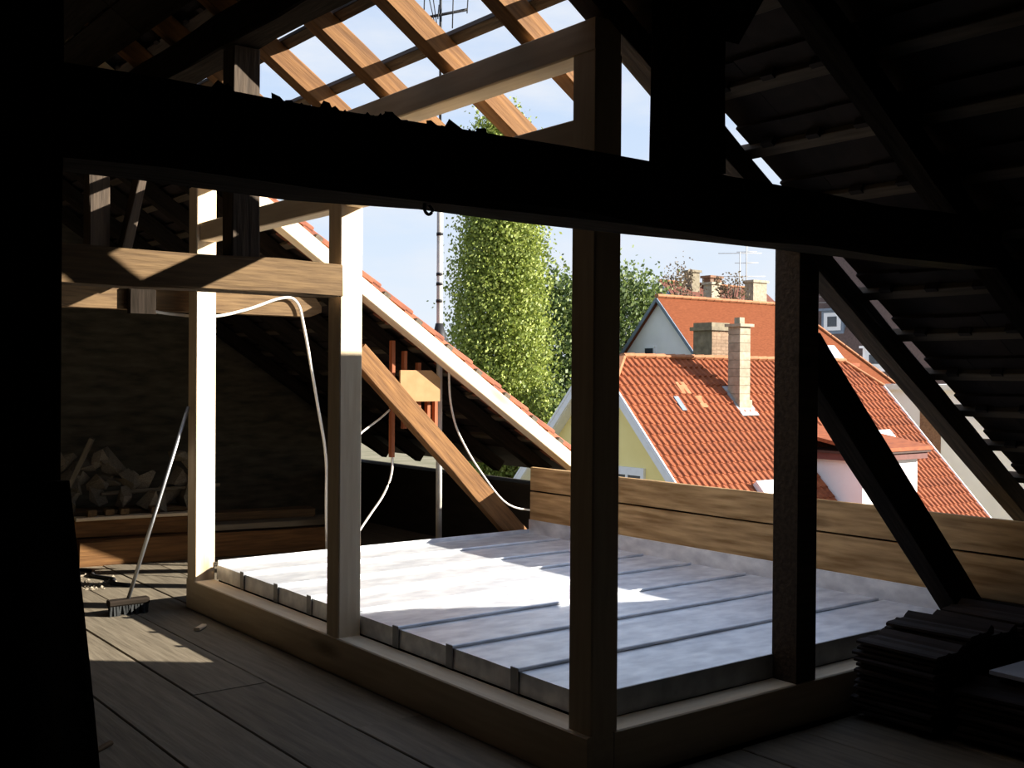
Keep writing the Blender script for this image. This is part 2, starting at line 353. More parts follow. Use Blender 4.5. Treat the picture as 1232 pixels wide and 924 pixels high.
tag(beam('timber_post', 3.98, 4.11, 7.20, 7.31, 0, rz(4.11)-.01, 'rafter_wood', jit=.004), 'old brown post directly behind the middle new post', 'post')
tag(bar('strut', (4.09, 7.255, 1.775), (5.90, 7.255, .01), .16, .10, 'rafter_wood', up=(0, 1, 0), jit=.004, seg=8), 'old brown diagonal strut from the brown post down to the zinc deck', 'brace')

# ================================================================== NEW FRAME
tag(beam('sill_beam', 2.83, 2.97, 3.20, 7.34, 0, .20, 'new_wood'), 'long new sill beam on the board floor under three posts', 'beam')
tag(beam('sill_beam', 2.975, 6.15, 3.20, 3.34, 0, .20, 'new_wood'), 'new sill beam beside the tile stacks under the dark brace', 'beam')
tag(beam('post', 2.852, 2.992, 3.20, 3.34, .20, 2.865, 'new_wood'), 'dark shaded new corner post where the two sill beams meet', 'post')
tag(beam('post', 2.835, 2.97, 5.20, 5.335, .20, 2.865, 'new_wood'), 'middle new post, white in sun above and grey in shade below', 'post')
tag(beam('post', 2.835, 2.975, 7.20, 7.34, .20, 2.865, 'new_wood'), 'far new post glaring white in full sun from foot to top', 'post')
tag(prism('post', [(4.10, .20), (4.24, .20), (4.24, rz(4.24)-.002), (4.10, rz(4.10)-.002)], 'Y', 3.20, 3.34, 'old_wood'), 'dark shorter post under the edge rafter with a brace on its side', 'post')
tag(beam('header_beam', 2.85, 2.985, 3.205, 7.34, 2.865, 2.995, 'new_wood'), 'new header beam on top of the posts under the bare rafters', 'beam')
tag(beam('rail', 2.86, 2.965, 3.342, 5.198, 2.495, 2.62, 'new_wood'), 'new horizontal rail between the corner post and the middle post', 'beam')
tag(beam('rail', 2.86, 2.965, 5.337, 7.198, 2.495, 2.62, 'new_wood'), 'new horizontal rail between the middle post and the far white post', 'beam')
tag(bar('brace', (4.20, 3.27, 1.745), (5.73, 3.27, .245), .185, .13, 'dark_wood', up=(0, 1, 0), seg=6, jit=.003), 'black diagonal brace from the dark short post down to the sill', 'brace')

# ================================================================== ZINC DECK
dk = empty('zinc_deck', (2.98, 3.345, 0)); tag(dk, 'low flat deck of zinc sheets with standing seams between the posts and parapet', 'deck')
d = link('platform', boxes_mesh('platform', [(2.99, 5.70, 3.355, 7.17, -.1, .285)]), 'dark_wood'); adopt(d, dk)
sheets = []
SY = [3.345, 3.82, 4.33, 4.82, 5.31, 5.78, 6.22, 6.72, 7.175]
for i, (a, b) in enumerate(zip(SY[:-1], SY[1:])):
    # tray with slightly wavy surface and a turned-down front edge
    vs, fs = [], []; nx, ny = 16, 4
    for ix in range(nx+1):
        x = 2.98+(5.70-2.98)*ix/nx
        for iy in range(ny+1):
            y = a+.003+(b-a-.006)*iy/ny
            vs.append((x, y,   .300+.0015*noise.noise(Vector((x*2, y*4, i)))))
    for ix in range(nx):
        for iy in range(ny):
            p = ix*(ny+1)+iy; fs.append((p, p+1, p+ny+2, p+ny+1))
    n = len(vs); off = .0015*(i % 2)
    for iy in range(ny+1): vs.append((2.977-off, vs[iy][1], .205))
    for iy in range(ny): fs.append((iy, n+iy, n+iy+1, iy+1))
    if i == 0:
        n = len(vs)
        for ix in range(nx+1): vs.append((vs[ix*(ny+1)][0], 3.343, .205))
        for ix in range(nx): fs.append((ix*(ny+1), (ix+1)*(ny+1), n+ix+1, n+ix))
    o = link('zinc_sheet', mesh('zinc_sheet', vs, fs, False), 'zinc'); adopt(o, dk); sheets.append(o)
for s, sh_ in zip(SY[1:-1], sheets):
    adopt(bar('standing_seam', (2.97, s, .309), (5.64, s, .309), .012, .018, 'zinc', ch=.004), sh_)
    adopt(beam('seam_fold', 2.968, 2.975, s-.004, s+.05, .205, .316, 'zinc_dull', ch=.001), sh_)
adopt(beam('upstand', 2.99, 5.70, 7.175, 7.185, .285, .33, 'zinc', ch=.001), dk)
adopt(beam('upstand', 5.685, 5.695, 3.345, 7.175, .285, .412, 'zinc', ch=.001), dk)
adopt(beam('edge_flashing', 2.985, 5.70, 3.335, 3.345, .203, .312, 'zinc_dull', ch=.001), dk)
# parapet
pp = empty('parapet', (5.72, 2.2, .3)); tag(pp, 'low parapet of two long rough planks at the outer edge of the deck', 'parapet')
beam('plank', 5.70, 5.738, 2.0, 7.18, .405, .641, 'parapet_wood', pp, ch=.004, jit=.002)
beam('plank', 5.702, 5.74, 2.0, 7.18, .653, .845, 'parapet_wood', pp, ch=.004, jit=.002)
beam('gap_blocker', 5.743, 5.765, 2.0, 7.18, .60, .70, 'dark_wood', pp, ch=.002)  # dark backing added so no light shows through the plank gap
beam('kick_board', 5.70, 5.735, 2.0, 3.33, -.03, .402, 'dark_wood', pp, ch=.004)
for y in (2.4, 4.1, 5.6, 6.9): beam('stud', 5.768, 5.84, y-.04, y+.04, -.1, .80, 'parapet_wood', pp)

# ================================================================== CHIMNEY-LIKE BLOCK ADDED ON OUR OWN ROOF (unseen, shades the middle post)
ch = empty('chimney', (5.1, 2.9, 1.6)); tag(ch, 'added out-of-view brick block on the tiled roof that shades the middle post', 'chimney')
prism('stack', [(4.66, rz(4.66, .24)), (5.54, rz(5.54, .24)), (5.54, 2.86), (4.66, 2.86)], 'Y', 2.72, 3.14, 'brick', ch); adopt(link('cap', boxes_mesh('cap', [(4.62, 5.58, 2.68, 3.18, 2.86, 2.94)]), 'concrete'), ch)

# ================================================================== ANTENNA MAST, LATHS, CABLES
ms = empty('antenna_mast', (5.06, 7.58, 0)); tag(ms, 'tall antenna mast rising through the tiled roof in front of the poplar', 'mast')
adopt(tube('pole', [(5.06, 7.58, 0), (5.05, 7.58, 3.35)], .026, 'mast_paint', seg=10), ms)
adopt(tube('pole_boot', [(5.06, 7.58, 1.80), (5.05, 7.58, 2.03)], [.085, .03], 'black_rubber', seg=12), ms)
for z in (2.20, 2.34, 2.42, 2.75, 2.98): adopt(tube('clamp', [(5.05, 7.58, z), (5.05, 7.58, z+.025)], .028, 'black_rubber', seg=10), ms)
adopt(tube('upper_pole', [(5.05, 7.58, 3.2), (5.04, 7.58, 5.6)], .011, 'black_rubber', seg=8), ms)
cb_ = adopt(tube('crossbar', [(4.86, 7.76, 4.52), (5.21, 7.43, 4.60)], .012, 'black_rubber'), ms)
for k in range(5):
    t = k/4; c = Vector((4.86, 7.76, 4.52)).lerp(Vector((5.21, 7.43, 4.60)), t)
    adopt(tube('antenna_rod', [c+Vector((-.04, -.05, -.05-.1*(k % 2))), c+Vector((.03, .04, .10+.15*(k % 2)))], .005, 'black_rubber'), cb_)
for dx in (-.35, -.22): adopt(tube('stay_wire', [(5.04, 7.58, 4.30), (5.04+dx, 7.58, 5.5)], .004, 'black_rubber', smooth_n=0), ms)
# satellite dish
dv, df = [], []
for i in range(6):
    for k in range(14):
        a = 2*math.pi*k/14; r = .13*i/5
        dv.append((r*math.cos(a), .06*(i/5)**2, r*math.sin(a)))
for i in range(5):
    for k in range(14): df.append((i*14+k, i*14+(k+1) % 14, (i+1)*14+(k+1) % 14, (i+1)*14+k))
ds = link('satellite_dish', mesh('satellite_dish', dv, df, True), 'steel_dark'); ds.location = (5.20, 7.72, 1.84); ds.rotation_euler = (.3, 0, .55)
ds.modifiers.new('s', 'SOLIDIFY').thickness = .008
tag(ds, 'small round satellite dish on the tiles at the foot of the mast', 'dish')
adopt(tube('arm', [(5.20, 7.73, 1.84), (5.19, 7.73, 1.60)], .012, 'steel', smooth_n=0), ds)
# laths and tan board hanging under the far roof
lf = empty('lath_frame', (4.7, 7.41, 1.0)); tag(lf, 'hanging frame of upright red-brown laths with a tan board under the roof edge', 'frame')
for x, z0, z1 in ((4.50, .96, 1.87), (4.61, 1.18, 1.79), (4.74, 1.12, 1.70), (4.83, 1.06, 1.63), (4.90, 1.04, 1.56)):
    bar('lath', (x, 7.41, z0), (x, 7.41, min(z1, rz(x)-.01)), .03, .045, 'lath_red', lf, up=(0, 1, 0), ch=.002)
bd = prism('board', [(4.53, 1.395), (4.90, 1.395), (4.90, 1.58), (4.82, 1.64), (4.53, 1.64)], 'Y', 7.335, 7.355, 'board_tan'); adopt(bd, lf)
tag(tube('power_cable', [(2.62, 7.40, 2.02), (2.75, 7.385, 2.005), (3.02, 7.385, 2.0), (3.28, 7.39, 2.06), (3.55, 7.39, 2.155), (3.67, 7.39, 2.13), (3.73, 7.39, 1.95), (3.83, 7.37, 1.4), (3.90, 7.36, .99), (3.905, 7.36, .60), (3.92, 7.36, .02)], .011, 'cable_white'), 'white cable looping over the chamfered tie beam and down to the floor', 'cable')
tag(tube('power_cable', [(4.125, 7.33, .30), (4.18, 7.36, .40), (4.30, 7.40, .52), (4.44, 7.42, .68), (4.51, 7.42, .86), (4.50, 7.42, 1.14)], .009, 'cable_white'), 'short white cable curling up from the brown post to the laths', 'cable')
tag(tube('power_cable', [(4.98, 7.33, 1.64), (5.06, 7.42, 1.38), (5.18, 7.47, 1.12), (5.42, 7.50, .80), (5.72, 7.50, .50), (6.1, 7.5, .42)], .009, 'cable_white'), 'long white cable sagging from the pale rafter down towards the eaves', 'cable')
tag(tube('power_cable', [(4.115, 7.33, 1.10), (4.22, 7.37, 1.17), (4.38, 7.40, 1.26), (4.48, 7.41, 1.33)], .008, 'cable_white'), 'thin pale cable end sticking out beside the brown post', 'cable')
tag(tube('iron_hook', [(1.455, 2.25, 2.03), (1.455, 2.25, 2.0), (1.467, 2.25, 1.99), (1.477, 2.25, 2.0), (1.467, 2.25, 2.012)], .004, 'black_rubber'), 'small iron ring hook screwed into the underside of the black tie beam', 'hook')

# ================================================================== INTERIOR CLUTTER
# broom
bm_ = empty('broom', (2.44, 7.36, 0)); tag(bm_, 'long-handled broom leaning on the far white post', 'broom')
adopt(tube('handle', [(2.44, 7.36, .10), (2.812, 7.275, 1.38)], .0135, 'steel', seg=8), bm_)
hb = beam('head', 2.31, 2.57, 7.32, 7.40, .065, .105, 'dark_wood', bm_, ch=.01)
bv, bf = [], []
for i in range(13):
    for j in range(4):
        x = 2.32+.24*i/12; y = 7.33+.06*j/3; n = len(bv)
        bx2 = x+random.uniform(-.012, .012); by2 = y+random.uniform(-.014, .014)
        bv += [(x-.006, y-.006, .066), (x+.006, y-.006, .066), (x, y+.007, .066), (bx2-.007, by2-.007, .002), (bx2+.007, by2-.007, .002), (bx2, by2+.008, .002)]
        bf += [(n, n+1, n+4, n+3), (n+1, n+2, n+5, n+4), (n+2, n, n+3, n+5), (n+3, n+4, n+5)]
adopt(link('bristles', mesh('bristles', bv, bf), 'dark_cloth'), hb)['kind'] = 'stuff'
# lumber stack
tag(bar('timber_beam', (2.72, 9.46, .105), (4.95, 9.10, .105), .22, .21, 'rafter_wood', jit=.006, seg=6), 'thick old squared beam lying lowest in front of the lumber heap', 'timber')
tag(bar('timber_beam', (2.62, 9.76, .11), (5.0, 9.40, .11), .24, .22, 'old_wood', jit=.006, seg=6), 'thick dark beam lying second behind the lowest front beam', 'timber')
tag(bar('timber_beam', (2.62, 10.06, .11), (4.8, 9.73, .11), .24, .22, 'old_wood', jit=.006, seg=6), 'dark beam at the back of the lumber heap against the end wall', 'timber')
tag(bar('timber_beam', (2.58, 9.61, .295), (3.62, 9.44, .295), .22, .145, 'rafter_wood', jit=.006, seg=4), 'short sunlit beam lying across the two lowest beams', 'timber')
tag(bar('timber_plank', (3.66, 9.38, .255), (4.92, 9.18, .255), .30, .055, 'floor_wood', jit=.003, seg=3), 'wide pale plank glaring in the sun beside the far white post', 'plank')
tag(bar('timber_plank', (3.60, 9.54, .325), (4.80, 9.34, .325), .22, .075, 'tie_wood', jit=.003, seg=3), 'narrow brown plank on top of the wide pale plank', 'plank')
tag(bar('timber_plank', (2.70, 9.48, .385), (3.70, 9.34, .385), .12, .03, 'new_wood', jit=.002, seg=3), 'thin pale lath lying on the short sunlit beam', 'plank')
tag(bar('timber_plank', (2.72, 9.80, .405), (3.95, 9.66, .405), .30, .035, 'tie_wood', jit=.003, seg=3), 'broad brown board carrying the heap of broken stones', 'plank')
tag(bar('timber_beam', (2.66, 9.86, .305), (3.95, 9.68, .305), .20, .165, 'old_wood', jit=.006, seg=4), 'dark block of timber propping the broad brown board', 'timber')
for i, (x, y) in enumerate(((2.82, 9.46), (2.96, 9.45), (3.08, 9.43), (3.33, 9.40))):
    tag(bar('timber_offcut', (x, y-.05, .43), (x+.01, y+.06, .43), .07, .055, 'tie_wood', jit=.003, seg=2), 'small sawn offcut standing on the thin pale lath', 'offcut', 'offcuts on the pale lath')
# broken stones on the board and behind
def rubble_mesh(seed):
    r = random.Random(seed); bm = bmesh.new()
    for i in range(12): bm.verts.new((r.uniform(-1, 1), r.uniform(-1, 1), r.uniform(-1, 1)))
    g = bmesh.ops.convex_hull(bm, input=bm.verts); me = bpy.data.meshes.new('stone'); 
    bmesh.ops.delete(bm, geom=[v for v in bm.verts if not v.link_faces], context='VERTS')
    bm.to_mesh(me); bm.free(); me.materials.append(MATS['stone']); return me
RM = [rubble_mesh(i) for i in range(5)]
rr = random.Random(3)
for i in range(34):
    x = rr.uniform(2.66, 3.9); row = i % 3
    z = .50+.16*(i//12)+rr.uniform(-.01, .03); y = 9.76-.13*(x-2.7)+rr.uniform(-.05, .05)+.06*(i//12)
    s = rr.uniform(.06, .13)
    o = link('stone', RM[i % 5], None); o.location = (x, y, z); o.scale = (s*1.4, s, s*.75); o.rotation_euler = (rr.uniform(0, 1), rr.uniform(0, 1), rr.uniform(0, 6))
    tag(o, 'broken chunk of stone in the heap on the lumber by the end wall', 'stone', 'broken stones on the lumber heap')
tag(bar('timber_plank', (2.98, 9.70, .56), (3.98, 9.54, .60), .05, .03, 'floor_wood', jit=.003, seg=3), 'narrow grey lath lying across the broken stones', 'plank')
tag(bar('timber_plank', (2.60, 9.66, .42), (2.86, 9.56, 1.05), .16, .04, 'floor_wood', jit=.003, seg=3), 'grey board leaning upright against the heap of stones', 'plank')
# cord and crumbs on the floor
tag(tube('cord', [(2.66, 9.18, .012), (2.72, 9.05, .012), (2.66, 8.85, .012), (2.74, 8.62, .012), (2.69, 8.45, .012), (2.76, 8.30, .012)], .016, 'black_rubber'), 'black cord lying on the sunlit floor boards before the lumber', 'cord')
vs, fs = [], []
for i in range(220):
    x = rr.gauss(2.45, .14); y = rr.uniform(8.3, 9.3); s = rr.uniform(.004, .016); n = len(vs)
    vs += [(x-s, y-s, .004), (x+s, y-s*.6, .004), (x, y+s, .004), (x, y, .004+s)]
    fs += [(n, n+1, n+3), (n+1, n+2, n+3), (n+2, n, n+3), (n, n+1, n+2)]
tag(link('crumbs', mesh('crumbs', vs, fs), 'stone'), 'pale crumbs and sawdust scattered on the sunlit floor', 'debris', kind='stuff')
tag(bar('wood_chip', (2.62, 6.62, .012), (2.70, 6.70, .012), .04, .02, 'new_wood'), 'small pale wood chip on the floor by the long sill', 'offcut')
tag(bar('wood_stick', (1.30, 4.62, .012), (1.52, 4.80, .012), .025, .02, 'tie_wood'), 'thin short stick on the dark floor boards near the hanging cloth', 'offcut')
# dark cloth hanging on the broad post
vs, fs = [], []; nu, nv = 26, 14
for j in range(nv+1):
    t = j/nv; z = 1.42-1.40*t
    for i in range(nu+1):
        s = i/nu; wd = .315+.075*math.sin(min(1, t*1.2)*math.pi/2)
        x = .22+(wd)*s+.02*t*s; y = 1.915-.05*t-.035*math.sin(s*11+t*1.5)*(.3+t)
        vs.append((x, y, z))
for j in range(nv):
    for i in range(nu): p = j*(nu+1)+i; fs.append((p, p+1, p+nu+2, p+nu+1))
cl = link('hanging_cloth', mesh('hanging_cloth', vs, fs, True), 'dark_cloth'); cl.modifiers.new('s', 'SOLIDIFY').thickness = .012
tag(cl, 'black cloth hanging in folds from the broad black post to the floor', 'cloth')
# stacks of clay tiles in the dark by the right-hand sill
tm2 = TM.copy(); tm2.materials.clear(); tm2.materials.append(MATS['clay_shaded'])
ti = 0
nt_, nl_ = 0, 0
for (sx, sy, nn, rz_) in ((4.56, 2.93, 13, 0), (4.81, 2.94, 15, .04), (5.06, 2.93, 14, -.03), (5.31, 2.94, 15, .02), (5.52, 2.43, 13, .03), (4.62, 2.44, 8, .05), (4.88, 2.42, 9, -.05), (5.14, 2.44, 8, .06)):
    if nn < 12: sd_ = ORD[nl_]+' low stack before the tall stacks'; nl_ += 1
    else: sd_ = ORD[nt_]+' tall stack from the dark short post'; nt_ += 1
    for k in range(nn):
        o = link('clay_tile', tm2, None); o.rotation_euler = (0, 0, math.pi/2+rz_+rr.uniform(-.06, .06)); o.location = (sx+rr.uniform(-.012, .012), sy+.21+rr.uniform(-.015, .015), .036+.0265*k)
        tag(o, ORD[nn-1-k]+' clay tile from the top of the '+sd_, 'tile', 'clay tiles stacked by the sill')
tag(bar('pale_board', (4.66, 2.44, .300), (5.17, 2.42, .306), .30, .018, 'paper', ch=.002), 'flat pale grey sheet lying on the lower tile stacks', 'sheet')

# ================================================================== OUTSIDE
gd = link('ground', boxes_mesh('ground', [(-60, 220, -80, 220, -9.6, -9.1)]), 'grass'); tag(gd, kind='structure')
def course_mesh(Ln, tw, ln, lift):
    """one course of pantiles, length Ln along X, running ln down the slope (local -Y), tiles tw wide"""
    prof = [(0, .0), (.22, .045), (.42, .05), (.58, .0), (.8, -.008)]; nt_ = max(1, round(Ln/tw)); vs, fs = [], []
    rg = random.Random(int(Ln*100)+int(lift*1e4))
    cols = []
    for i in range(nt_):
        j = rg.uniform(-.006, .006)
        for (u, h) in prof: cols.append(((i+u)*Ln/nt_, h, j))
    cols.append((Ln, 0, 0))
    for (x, h, j) in cols: vs += [(x, 0, h*.8), (x, -ln-.03+j, h+.03), (x, -ln-.03+j, h*.5-.012)]
    for i in range(len(cols)-1):
        a = i*3; b = a+3; fs += [(a, b, b+1, a+1), (a+1, b+1, b+2, a+2)]
    return mesh('tile_course', vs, fs)
def slope_frame(x, y, z, m):  # right-hand slope facing -Y with pitch m (rise over run)
    th = math.atan(m); X = Vector((1, 0, 0)); Y = Vector((0, math.cos(th), math.sin(th))); Z = X.cross(Y)
    M = Matrix((X, Y, Z)).transposed().to_4x4(); M.translation = (x, y, z); return M
# ---- yellow house
AM = 1.05; AX0, AX1, AYR, AZR = 19.46, 31.08, 21.75, 2.12; CLIP = 1.37
A = empty('yellow_house', (25, 21.75, -9.1)); tag(A, 'yellow house with clipped gable and bright red pantile roof below the terrace', 'house')
zc = AZR-.12; ye = 4.75
def gpoly(d):
    hw = (AZR-CLIP)/AM
    return [(AYR-ye+.35, -9.1), (AYR+ye-.35, -9.1), (AYR+ye-.35, AZR-AM*(ye-.35)-d-.1), (AYR+hw-.05, CLIP-d), (AYR-hw+.05, CLIP-d), (AYR-ye+.35, AZR-AM*(ye-.35)-d-.1)]
prism('wall', gpoly(.14), 'X', AX0+.25, AX1-.25, 'house_yellow', A)
hw = (AZR-CLIP)/AM; hr = .95
cl_ = .34; th = math.atan(AM); nrow = 20
for r_ in range(nrow):
    s0 = r_*cl_; y0 = AYR-s0*math.cos(th); z0 = AZR-s0*math.sin(th)
    f = max(0, 1-(AZR-z0)/(AZR-CLIP)); 
    f2 = max(0, 1-(AZR-z0+.34*math.sin(th)*.5)/(AZR-CLIP))
    xa = AX0-.12+hr*f2*1.1; xb = AX1+.12-hr*f2*1.1
    o = link('tile_course', course_mesh(xb-xa, .225, cl_, r_*.001), 'tile_red'); o.matrix_world = slope_frame(xa, y0, z0, AM); adopt(o, A)
# back slope, hips
bk = [(AYR+.02, AZR-.02), (AYR+ye, AZR-AM*ye-.02), (AYR+ye, AZR-AM*ye-.14), (AYR+.02, AZR-.14)]
prism('back_slope', bk, 'X', AX0+.05, AX1-.05, 'tile_red', A)
prism('roof_deck', [(AYR, AZR-.06), (AYR-5.2, AZR-AM*5.2-.06), (AYR-5.2, AZR-AM*5.2-.16), (AYR, AZR-.16)], 'X', AX0+.9, AX1-.9, 'eave_dark', A)
for xe, sgn in ((AX0, 1), (AX1, -1)):
    v = [(xe-.12*sgn, AYR-hw-.1, CLIP-.05), (xe-.12*sgn, AYR+hw+.1, CLIP-.05), (xe+hr*sgn, AYR, AZR+.02), (xe-.12*sgn, AYR-hw-.1, CLIP-.16), (xe-.12*sgn, AYR+hw+.1, CLIP-.16), (xe+hr*sgn, AYR, AZR-.12)]
    o = link('hip', mesh('hip', v, [(0, 1, 2), (3, 5, 4), (0, 3, 4, 1), (1, 4, 5, 2), (2, 5, 3, 0)]), 'tile_red'); adopt(o, A)
    for sg in (-1, 1):
        for a, b in zip(range(4), range(1, 5)):
            p = Vector((xe-.12*sgn, AYR+sg*(hw+.05), CLIP)).lerp(Vector((xe+hr*sgn, AYR, AZR+.04)), a/4); q = Vector((xe-.12*sgn, AYR+sg*(hw+.05), CLIP)).lerp(Vector((xe+hr*sgn, AYR, AZR+.04)), b/4)
            bar('ridge_tile', p, q, .2, .1, 'tile_pale', A, ch=.035)
xx = AX0+hr
while xx < AX1-hr-.1:
    bar('ridge_tile', (xx, AYR, AZR+.05), (xx+.385, AYR, AZR+.065), .22, .13, 'tile_pale', A, ch=.05); xx += .39
# barge boards (white), clipped
for xe in (AX0-.10, AX1+.06):
    for sg in (-1, 1):
        p = (xe, AYR+sg*(hw+.02), CLIP-.06); q = (xe, AYR+sg*ye, AZR-AM*ye-.06-.02)
        bar('barge_board', p, q, .05, .24, 'white_paint', A, up=(0, sg*AM, 1), ch=.004)
        bar('barge_cover', (xe+.02, p[1]-sg*.02, p[2]+.10), (xe+.02, q[1], q[2]+.10), .12, .03, 'white_paint', A, up=(0, sg*AM, 1), ch=.004)
    sx_ = xe+.2 if xe < 25 else xe-.2
    for sg in (-1, 1): bar('soffit', (sx_, AYR+sg*(hw+.02), CLIP-.21), (sx_, AYR+sg*ye, AZR-AM*ye-.23), .36, .06, 'white_paint', A, up=(0, sg*AM, 1), ch=.004)
    bar('barge_board', (xe, AYR-hw-.1, CLIP-.13), (xe, AYR+hw+.1, CLIP-.13), .05, .2, 'white_paint', A, ch=.004)
wn = empty('gable_window', (AX0+.24, 20.6, -1.2)); wn.parent = A; wn.matrix_parent_inverse = A.matrix_world.inverted()
adopt(link('window_frame', boxes_mesh('window_frame', [(AX0+.17, AX0+.25, 20.12, 20.24, -1.95, -.72), (AX0+.17, AX0+.25, 21.26, 21.38, -1.95, -.72), (AX0+.17, AX0+.25, 20.24, 21.26, -.92, -.72), (AX0+.17, AX0+.25, 20.24, 21.26, -1.95, -1.85), (AX0+.17, AX0+.25, 20.71, 20.79, -1.85, -.92)]), 'white_paint'), wn)
adopt(link('pane', boxes_mesh('pane', [(AX0+.20, AX0+.245, 20.24, 20.71, -1.85, -.92), (AX0+.20, AX0+.245, 20.79, 21.26, -1.85, -.92)]), 'window_dark'), wn)
# roof fittings of the yellow house
def on_roof(x, y): return AZR-AM*(AYR-y)
def patch(name, x0, x1, ya, yb, lift, thick, m, skew=0):
    M = slope_frame(x0, ya, on_roof(x0, ya), AM); ln = (ya-yb)/math.cos(th)
    vs = [(0, 0, lift), (x1-x0, 0, lift), (x1-x0+skew, -ln, lift), (skew, -ln, lift)]; vs += [(a, b, c+thick) for a, b, c in vs]
    o = link(name, mesh(name, vs, [(0, 1, 2, 3), (4, 7, 6, 5), (0, 4, 5, 1), (1, 5, 6, 2), (2, 6, 7, 3), (3, 7, 4, 0)]), m); o.matrix_world = M; return adopt(o, A)
patch('roof_window', 28.75, 29.5, 19.70, 18.80, .05, .08, 'white_paint')
patch('glass_tile', 21.25, 21.42, 20.72, 20.38, .05, .03, 'blue_grey')
patch('pale_tiles', 21.70, 22.05, 21.10, 20.80, .045, .012, 'tile_pale')
patch('pale_tiles', 22.1, 22.35, 20.75, 20.45, .045, .012, 'tile_pale')
patch('roof_hatch', 22.0, 22.75, 18.62, 18.05, .05, .16, 'white_paint')
# slender block chimney with flashing
C1 = empty('chimney', (23.79, 20.62, .8)); tag(C1, 'slender pale block chimney on the red pantile slope, casting a long shadow', 'chimney')
s = .215; zz = .45; k = 0
while zz < 2.80:
    h = .235; adopt(link('block', boxes_mesh('block', [(23.79-s, 23.79+s, 20.62-s, 20.62+s, zz, zz+h-.012)]), 'concrete'), C1); zz += h; k += 1
adopt(link('mortar', boxes_mesh('mortar', [(23.79-s+.012, 23.79+s-.012, 20.62-s+.012, 20.62+s-.012, .4, zz)]), 'concrete_dark'), C1)
adopt(link('cap', boxes_mesh('cap', [(23.79-.29, 23.79+.29, 20.62-.29, 20.62+.29, zz-.02, zz+.06), (23.79-.1, 23.79+.1, 20.62-.1, 20.62+.1, zz+.06, zz+.24)]), 'concrete'), C1)
adopt(link('foot', boxes_mesh('foot', [(23.79-.26, 23.79+.26, 20.62-.26, 20.62+.26, .2, .98)]), 'concrete'), C1)
o = patch('flashing', 23.45, 24.14, 20.98, 20.22, .05, .02, 'zinc_dull'); adopt(o, C1)
C2 = empty('chimney', (25.2, 23.0, .5)); tag(C2, 'squat broad brick chimney just behind the red pantile ridge', 'chimney')
adopt(link('stack', boxes_mesh('stack', [(24.95, 25.75, 22.70, 23.45, .3, 3.02)]), 'concrete_dark'), C2)
adopt(link('cap', boxes_mesh('cap', [(24.87, 25.83, 22.62, 23.53, 3.02, 3.13), (24.95, 25.75, 22.7, 23.45, 3.13, 3.26)]), 'concrete_dark'), C2)
for zz in [1.9+.105*i for i in range(11)]:
    adopt(link('brick', boxes_mesh('brick', [(24.955+.205*j, 24.955+.198+.205*j, 22.69, 22.75, zz, zz+.098) for j in range(4)]), 'brick_pale'), C2)
# dormer on the red slope
D = empty('dormer', (26, 18, -3)); tag(D, 'white-walled dormer with dark eaves cut into the red pantile slope', 'dormer')
adopt(link('wall', boxes_mesh('wall', [(24.9, 27.4, 17.35, 20.4, -4.0, -.58)]), 'house_white'), D)
adopt(link('fascia', boxes_mesh('fascia', [(24.72, 27.58, 17.15, 20.2, -.58, -.40)]), 'eave_maroon'), D)
adopt(link('gutter', boxes_mesh('gutter', [(24.66, 27.64, 17.08, 20.1, -.40, -.34)]), 'eave_dark'), D)
v = [(24.62, 17.05, -.34), (27.68, 17.05, -.34), (27.68, 20.6, .25), (24.62, 20.6, .25)]; v += [(x, y, z+.10) for x, y, z in v]
adopt(link('roof_slope', mesh('roof_slope', v, [(0, 1, 2, 3), (4, 7, 6, 5), (0, 4, 5, 1), (1, 5, 6, 2), (2, 6, 7, 3), (3, 7, 4, 0)]), 'tile_red'), D)
adopt(link('window_frame', boxes_mesh('window_frame', [(25.7, 26.7, 17.30, 17.36, -2.6, -1.2)]), 'window_dark'), D)
